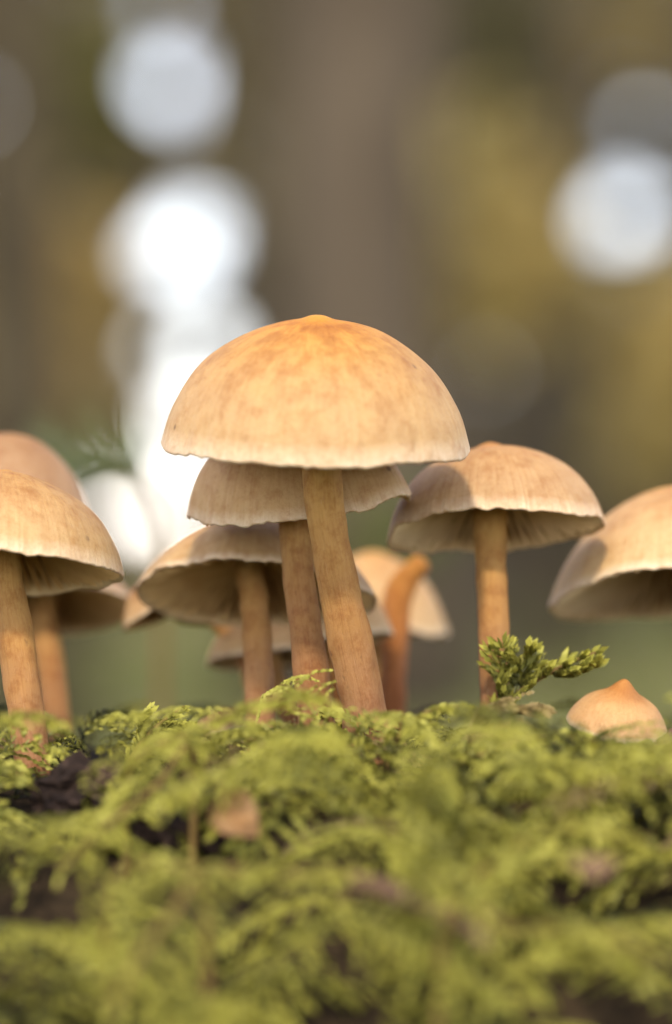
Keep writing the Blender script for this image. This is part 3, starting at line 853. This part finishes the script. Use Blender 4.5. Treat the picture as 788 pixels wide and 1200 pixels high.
# ------------------------------------------------------------------ conifer seedling behind the mushrooms (blurred needles)
def seedling():
    y = 0.20
    foot = W(186, 900, y); foot.z = ground_z(foot.x, foot.y)
    root = empty('spruce_seedling', foot)
    tag(root, 'out of focus spruce seedling leaning over the gap between the caps', 'seedling')
    B = np.array(foot)
    mat_n = leaf_material('needle_green', (0.09, 0.13, 0.04), (0.26, 0.31, 0.13), 0.3, rough=0.3)
    tip = [np.array(W(px, py, y)) - B for px, py in ((190, 700), (186, 610), (160, 566), (118, 548), (70, 538))]
    path = cr([(0, 0, -0.004)] + tip, 40)
    V, F4, F3, S = tube_arrays(path, np.linspace(0.0010, 0.0003, 40), 8)
    link('stem', mesh_np('stem', V, F4, F3, mat=SHOOT, smooth=True), root)
    rs = random.Random(5)
    for side in (-1, 1):
        VV, FF, CC = [], [], []
        for k in range(40):
            u = 0.55 + 0.45 * (k + rs.random()) / 40
            i0 = min(38, int(u * 39)); c = path[i0] * (1 - (u * 39 - i0)) + path[i0 + 1] * (u * 39 - i0)
            tg = path[i0 + 1] - path[i0]; tg /= np.linalg.norm(tg)
            sv = np.cross(tg, (0, 1, 0)) * rs.uniform(-1, 1) + np.array((0, side * rs.uniform(0.3, 1), 0)); sv /= np.linalg.norm(sv)
            d = tg * rs.uniform(0.7, 1.2) + sv; d /= np.linalg.norm(d)
            l = rs.uniform(0.009, 0.016)
            w_ = np.cross(d, (0.3, 0.2, 1)); w_ /= np.linalg.norm(w_)
            i = len(VV)
            for s_, w in ((0, 0.0003), (0.6, 0.0004), (1.0, 0.0001)):
                p = c + d * l * s_
                VV += [p - w_ * w, p + np.array((0, 0, w * 0.7)), p + w_ * w]
                CC += [0.3 + 0.6 * s_] * 3
            for q in range(2):
                o_ = i + q * 3
                FF += [(o_, o_ + 1, o_ + 4, o_ + 3), (o_ + 1, o_ + 2, o_ + 5, o_ + 4), (o_ + 2, o_, o_ + 3, o_ + 5)]
        link('needle_row', mesh_np('needle_row', VV, FF, mat=mat_n, attrs={'tint': ('FLOAT', CC)}), root)


seedling()

# ------------------------------------------------------------------ the wood behind
TRUNK_BARK = rough_material('trunk_bark', [(0.3, (0.044, 0.032, 0.019)), (0.5, (0.080, 0.060, 0.039)), (0.7, (0.13, 0.10, 0.066))], 9, 0.012, 0.9, (1, 1, 0.22))
DARK_BARK = rough_material('trunk_bark_dark', [(0.3, (0.03, 0.022, 0.012)), (0.5, (0.058, 0.044, 0.025)), (0.7, (0.095, 0.075, 0.042))], 9, 0.012, 0.9, (1, 1, 0.22))
LEAF = {
    'yellow': leaf_material('leaf_yellow', (0.36, 0.27, 0.085), (0.60, 0.46, 0.17), 0.4),
    'ochre': leaf_material('leaf_ochre', (0.27, 0.185, 0.06), (0.48, 0.345, 0.115), 0.35),
    'olive': leaf_material('leaf_olive', (0.08, 0.075, 0.018), (0.19, 0.165, 0.045), 0.3),
    'green': leaf_material('leaf_green', (0.08, 0.10, 0.02), (0.22, 0.235, 0.06), 0.3),
    'canopy': leaf_material('leaf_canopy', (0.05, 0.07, 0.015), (0.16, 0.16, 0.04), 0.3),
}


def leaf_cloud(n, rx, ry, rz, size, seed, lobes=9, shell=0.55):
    """n leaf blades gathered in clumps through an ellipsoid; returns V, F4, tint"""
    g = np.random.default_rng(seed)
    cl = g.normal(size=(lobes, 3)); cl /= np.linalg.norm(cl, axis=1)[:, None]
    cl *= g.uniform(shell * 0.4, 0.85, lobes)[:, None]
    idx = g.integers(0, lobes, n)
    p = cl[idx] + g.normal(size=(n, 3)) * 0.24
    p *= np.array((rx, ry, rz))
    d = g.normal(size=(n, 3)); d /= np.linalg.norm(d, axis=1)[:, None]
    e = np.cross(d, g.normal(size=(n, 3))); e /= np.linalg.norm(e, axis=1)[:, None]
    s = (size * g.uniform(0.6, 1.3, n))[:, None]
    V = np.stack([p - d * s, p + e * s * 0.55, p + d * s, p - e * s * 0.55], 1).reshape(-1, 3)
    F = np.arange(n * 4).reshape(-1, 4)
    tint = np.repeat(np.clip(g.normal(0.5, 0.2, n) + 0.2 * (idx % 3 - 1), 0, 1), 4)
    return V, F, tint


def tree(label, px, dist, wpx, height, crown, seed, bark, group='trees of the wood behind', lean=0.0, leafy='canopy', name='tree'):
    """px = photo column of the trunk at eye level, wpx = its width there; crown = (base z, radius, leaf count)"""
    y = dist - D0
    x = (px - 394.0) / FPX * dist
    r = wpx / FPX * dist / 2
    z0 = ground_z(x, y)
    root = empty(name, (x, y, z0)); tag(root, label, 'tree', group)
    nn = 26
    zz = np.linspace(-0.15, height, nn)
    path = np.stack([lean * zz + 0.03 * np.sin(zz * 0.8 + seed), 0.03 * np.cos(zz * 0.7 + seed), zz], 1)
    rad = r * (1 - 0.75 * np.clip(zz / height, 0, 1)) + r * 0.75 * np.exp(-np.clip(zz + 0.1, 0, None) / max(0.12, 1.3 * r))
    V, F4, F3, S = tube_arrays(path, rad, 18, 0.12, seed)
    link('trunk', mesh_np('trunk', V, F4, F3, mat=bark, smooth=True), root)
    cb, crad, cn = crown
    rs = random.Random(seed)
    for k in range(6):
        zb = cb + (height - cb) * (0.05 + 0.12 * k)
        az = rs.uniform(0, 6.28); ln = crad * rs.uniform(0.5, 0.9)
        ox = lean * zb
        pth = cr([(ox, 0, zb), (ox + math.cos(az) * ln * 0.5, math.sin(az) * ln * 0.5, zb + ln * 0.25), (ox + math.cos(az) * ln, math.sin(az) * ln, zb + ln * 0.6)], 10)
        V, F4, F3, S = tube_arrays(pth, np.linspace(r * 0.3, r * 0.08, 10), 8, 0.1, seed + k)
        link('branch', mesh_np('branch', V, F4, F3, mat=bark, smooth=True), root)
    V, F, tn = leaf_cloud(cn, crad, crad, (height - cb) * 0.55, 0.16, int(seed * 10) + 3, 16)
    V += np.array((lean * height * 0.8, 0, cb + (height - cb) * 0.58))
    link('crown', mesh_np('crown', V, F, mat=LEAF[leafy], attrs={'tint': ('FLOAT', tn)}), root)
    return root


def shrub(label, px, py, dist, rpx, rpy, n, leaf, seed, size=0.05, group='leafy saplings of the wood behind', depth=None, name='sapling'):
    """a leafy sapling whose foliage is centred on photo pixel (px, py)"""
    y = dist - D0
    c = np.array(W(px, py, y)); s = dist / FPX
    z0 = ground_z(c[0], c[1])
    root = empty(name, (c[0], c[1], z0)); tag(root, label, 'sapling', group)
    h = c[2] - z0
    rs = random.Random(seed)
    V, F4, F3, S = tube_arrays(cr([(0, 0, -0.05), (rs.uniform(-0.1, 0.1) * s * rpx, 0, h * 0.5), (0, 0, h)], 14), np.linspace(0.006 * dist / 6 + 0.008, 0.006, 14), 8)
    link('trunk', mesh_np('trunk', V, F4, F3, mat=DARK_BARK, smooth=True), root)
    V, F, tn = leaf_cloud(n, rpx * s, (depth or min(rpx, rpy)) * s, rpy * s, size, seed, 10)
    V[:, 2] += h
    V[:, 2] = np.maximum(V[:, 2], 0.005)
    link('crown', mesh_np('crown', V, F, mat=LEAF[leaf], attrs={'tint': ('FLOAT', tn)}), root)


tree('thick grey brown tree trunk directly behind the largest mushroom', 405, 6.0, 185, 19, (8.5, 2.4, 2600), 1.0, TRUNK_BARK)
tree('dark brown tree trunk at the edge of the wood above the broad tan cap', 18, 5.2, 92, 18, (8.5, 2.2, 2000), 2.0, DARK_BARK)
tree('slim brown tree trunk between the yellow foliage and the bright sky gap', 662, 8.0, 62, 17, (8.0, 2.0, 2000), 3.0, DARK_BARK)
tree('olive brown tree trunk beside the thick grey trunk', 525, 10.0, 78, 18, (8.5, 2.2, 2000), 4.0, DARK_BARK)
tree('far brown tree trunk in the olive foliage', 108, 14.0, 52, 18, (8.5, 2.2, 2000), 5.0, TRUNK_BARK)
tree('far slim trunk standing in front of the yellow sapling', 590, 16.0, 44, 18, (8.5, 2.2, 2000), 6.0, TRUNK_BARK)
tree('far trunk close to the thick grey one', 330, 18.0, 50, 19, (9.0, 2.3, 2000), 7.0, DARK_BARK)
tree('brown trunk just outside the bright gap at the wood edge', 842, 11.0, 60, 18, (8.5, 2.2, 2000), 8.0, DARK_BARK)

shrub('olive sapling in front of the dark brown trunk', 70, 110, 9.5, 80, 140, 3500, 'olive', 21, 0.045)
shrub('ochre sapling low beside the bright sky gaps', 82, 385, 9.0, 60, 120, 4200, 'ochre', 22, 0.05)
shrub('tall yellow sapling between the two brown trunks', 582, 285, 7.4, 78, 118, 5200, 'yellow', 23, 0.05)
shrub('yellow green sapling leaning in beside the far caps', 795, 425, 9.0, 74, 90, 6500, 'yellow', 24, 0.045)
shrub('dull ochre sapling behind the frame cut mushroom', 790, 545, 12.5, 70, 60, 2500, 'yellow', 25, 0.05)
shrub('dark olive sapling high beside the thick grey trunk', 560, 70, 13.0, 90, 120, 3500, 'olive', 26, 0.05)
shrub('green sapling low between the thick trunk and the rosy capped mushroom', 460, 625, 5.5, 50, 42, 2500, 'green', 27, 0.02)
shrub('low green sapling at the foot of the far wood, beside the broad tan cap', 70, 535, 7.0, 50, 35, 2000, 'green', 28, 0.025)
shrub('tan sapling in the top of the bright gap', 745, 50, 15.0, 55, 45, 500, 'ochre', 29, 0.06)


# ------------------------------------------------------------------ far wood: one mass with ragged gaps of sky
GAPS = [(200, 100, 35, 35), (188, 8, 20, 13), (212, 292, 47, 45), (236, 258, 24, 22), (188, 405, 22, 28), (244, 408, 32, 38), (224, 500, 38, 46), (138, 592, 40, 34), (196, 600, 48, 36),
        (735, 252, 40, 40), (735, 320, 15, 14), (740, 92, 15, 13), (560, 440, 18, 16), (576, 500, 18, 15), (690, 40, 12, 10)]


def far_wood():
    g = np.random.default_rng(77)
    N = 85000
    dist = g.uniform(30, 46, N)
    x = g.uniform(-26, 26, N)
    z = g.uniform(0, 1, N) ** 1.15 * 12.5
    px = 394 + x / dist * FPX; py = HOR - (z - CZ) / dist * FPX
    keep = np.ones(N, bool)
    wob = np.array([noise.noise(Vector((a_ * 0.03, b_ * 0.03, 5))) for a_, b_ in zip(px, py)]) * 0.25
    for cx, cy_, rx, ry in GAPS:
        keep &= ((px - cx) / rx) ** 2 + ((py - cy_) / ry) ** 2 > (1 + wob) ** 2
    x, z, dist = x[keep], z[keep], dist[keep]
    # ragged top
    top = np.array([9 + 3.5 * noise.noise(Vector((a_ * 0.25, 0, 2))) for a_ in x])
    k2 = z < top
    p = np.stack([x, dist - D0, z], 1)[k2]
    n_ = len(p)
    d = g.normal(size=(n_, 3)); d[:, 1] *= 0.5; d /= np.linalg.norm(d, axis=1)[:, None]
    e = np.cross(d, g.normal(size=(n_, 3)) * (0.4, 1, 0.4)); e /= np.linalg.norm(e, axis=1)[:, None]
    s = g.uniform(0.14, 0.30, n_)[:, None]
    V = np.stack([p - d * s, p + e * s * 0.6, p + d * s, p - e * s * 0.6], 1).reshape(-1, 3)
    F = np.arange(n_ * 4).reshape(-1, 4)
    tint = np.array([0.5 + 0.9 * noise.noise(Vector((q[0] * 0.55, q[2] * 0.55, 3.1))) for q in p]) + g.normal(0, 0.1, n_)
    m = leaf_material('far_foliage', (0.080, 0.062, 0.034), (0.215, 0.168, 0.075), 0.3)
    o = link('far_wood', mesh_np('far_wood', V, F, mat=m, attrs={'tint': ('FLOAT', np.repeat(np.clip(tint, 0, 1), 4))}))
    tag(o, 'brown and olive mass of far woodland with bright gaps', 'woodland', kind='stuff')


far_wood()


# ------------------------------------------------------------------ low plants on the forest floor
def floor_plants():
    g = np.random.default_rng(5)
    n_ = 40000
    d = 0.75 + 11 * g.uniform(0, 1, n_) ** 1.6
    x = g.uniform(-0.8, 0.8, n_) * d
    p = np.stack([x, d, np.array([ground_z(a_, b_) for a_, b_ in zip(x, d)])], 1)
    az = g.uniform(0, 2 * np.pi, n_)
    hgt = g.uniform(0.01, 0.035, n_) * (0.6 + 0.1 * d)
    dirn = np.stack([np.cos(az) * 0.8, np.sin(az) * 0.8, np.ones(n_)], 1)
    sd_ = np.stack([-np.sin(az), np.cos(az), np.zeros(n_)], 1)
    w = (hgt * 0.22)[:, None]
    V = np.stack([p, p + dirn * (hgt * 0.5)[:, None] + sd_ * w, p + dirn * hgt[:, None], p + dirn * (hgt * 0.5)[:, None] - sd_ * w], 1).reshape(-1, 3)
    tint = np.array([0.5 + 0.8 * noise.noise(Vector((a_ * 1.5, b_ * 1.5, 8))) for a_, b_ in zip(x, d)])
    o = link('ground_plants', mesh_np('ground_plants', V, np.arange(n_ * 4).reshape(-1, 4), mat=LEAF['green'],
                                      attrs={'tint': ('FLOAT', np.repeat(np.clip(tint, 0, 1), 4))}))
    tag(o, 'low green plants covering the forest floor', 'ground cover', kind='stuff')


floor_plants()
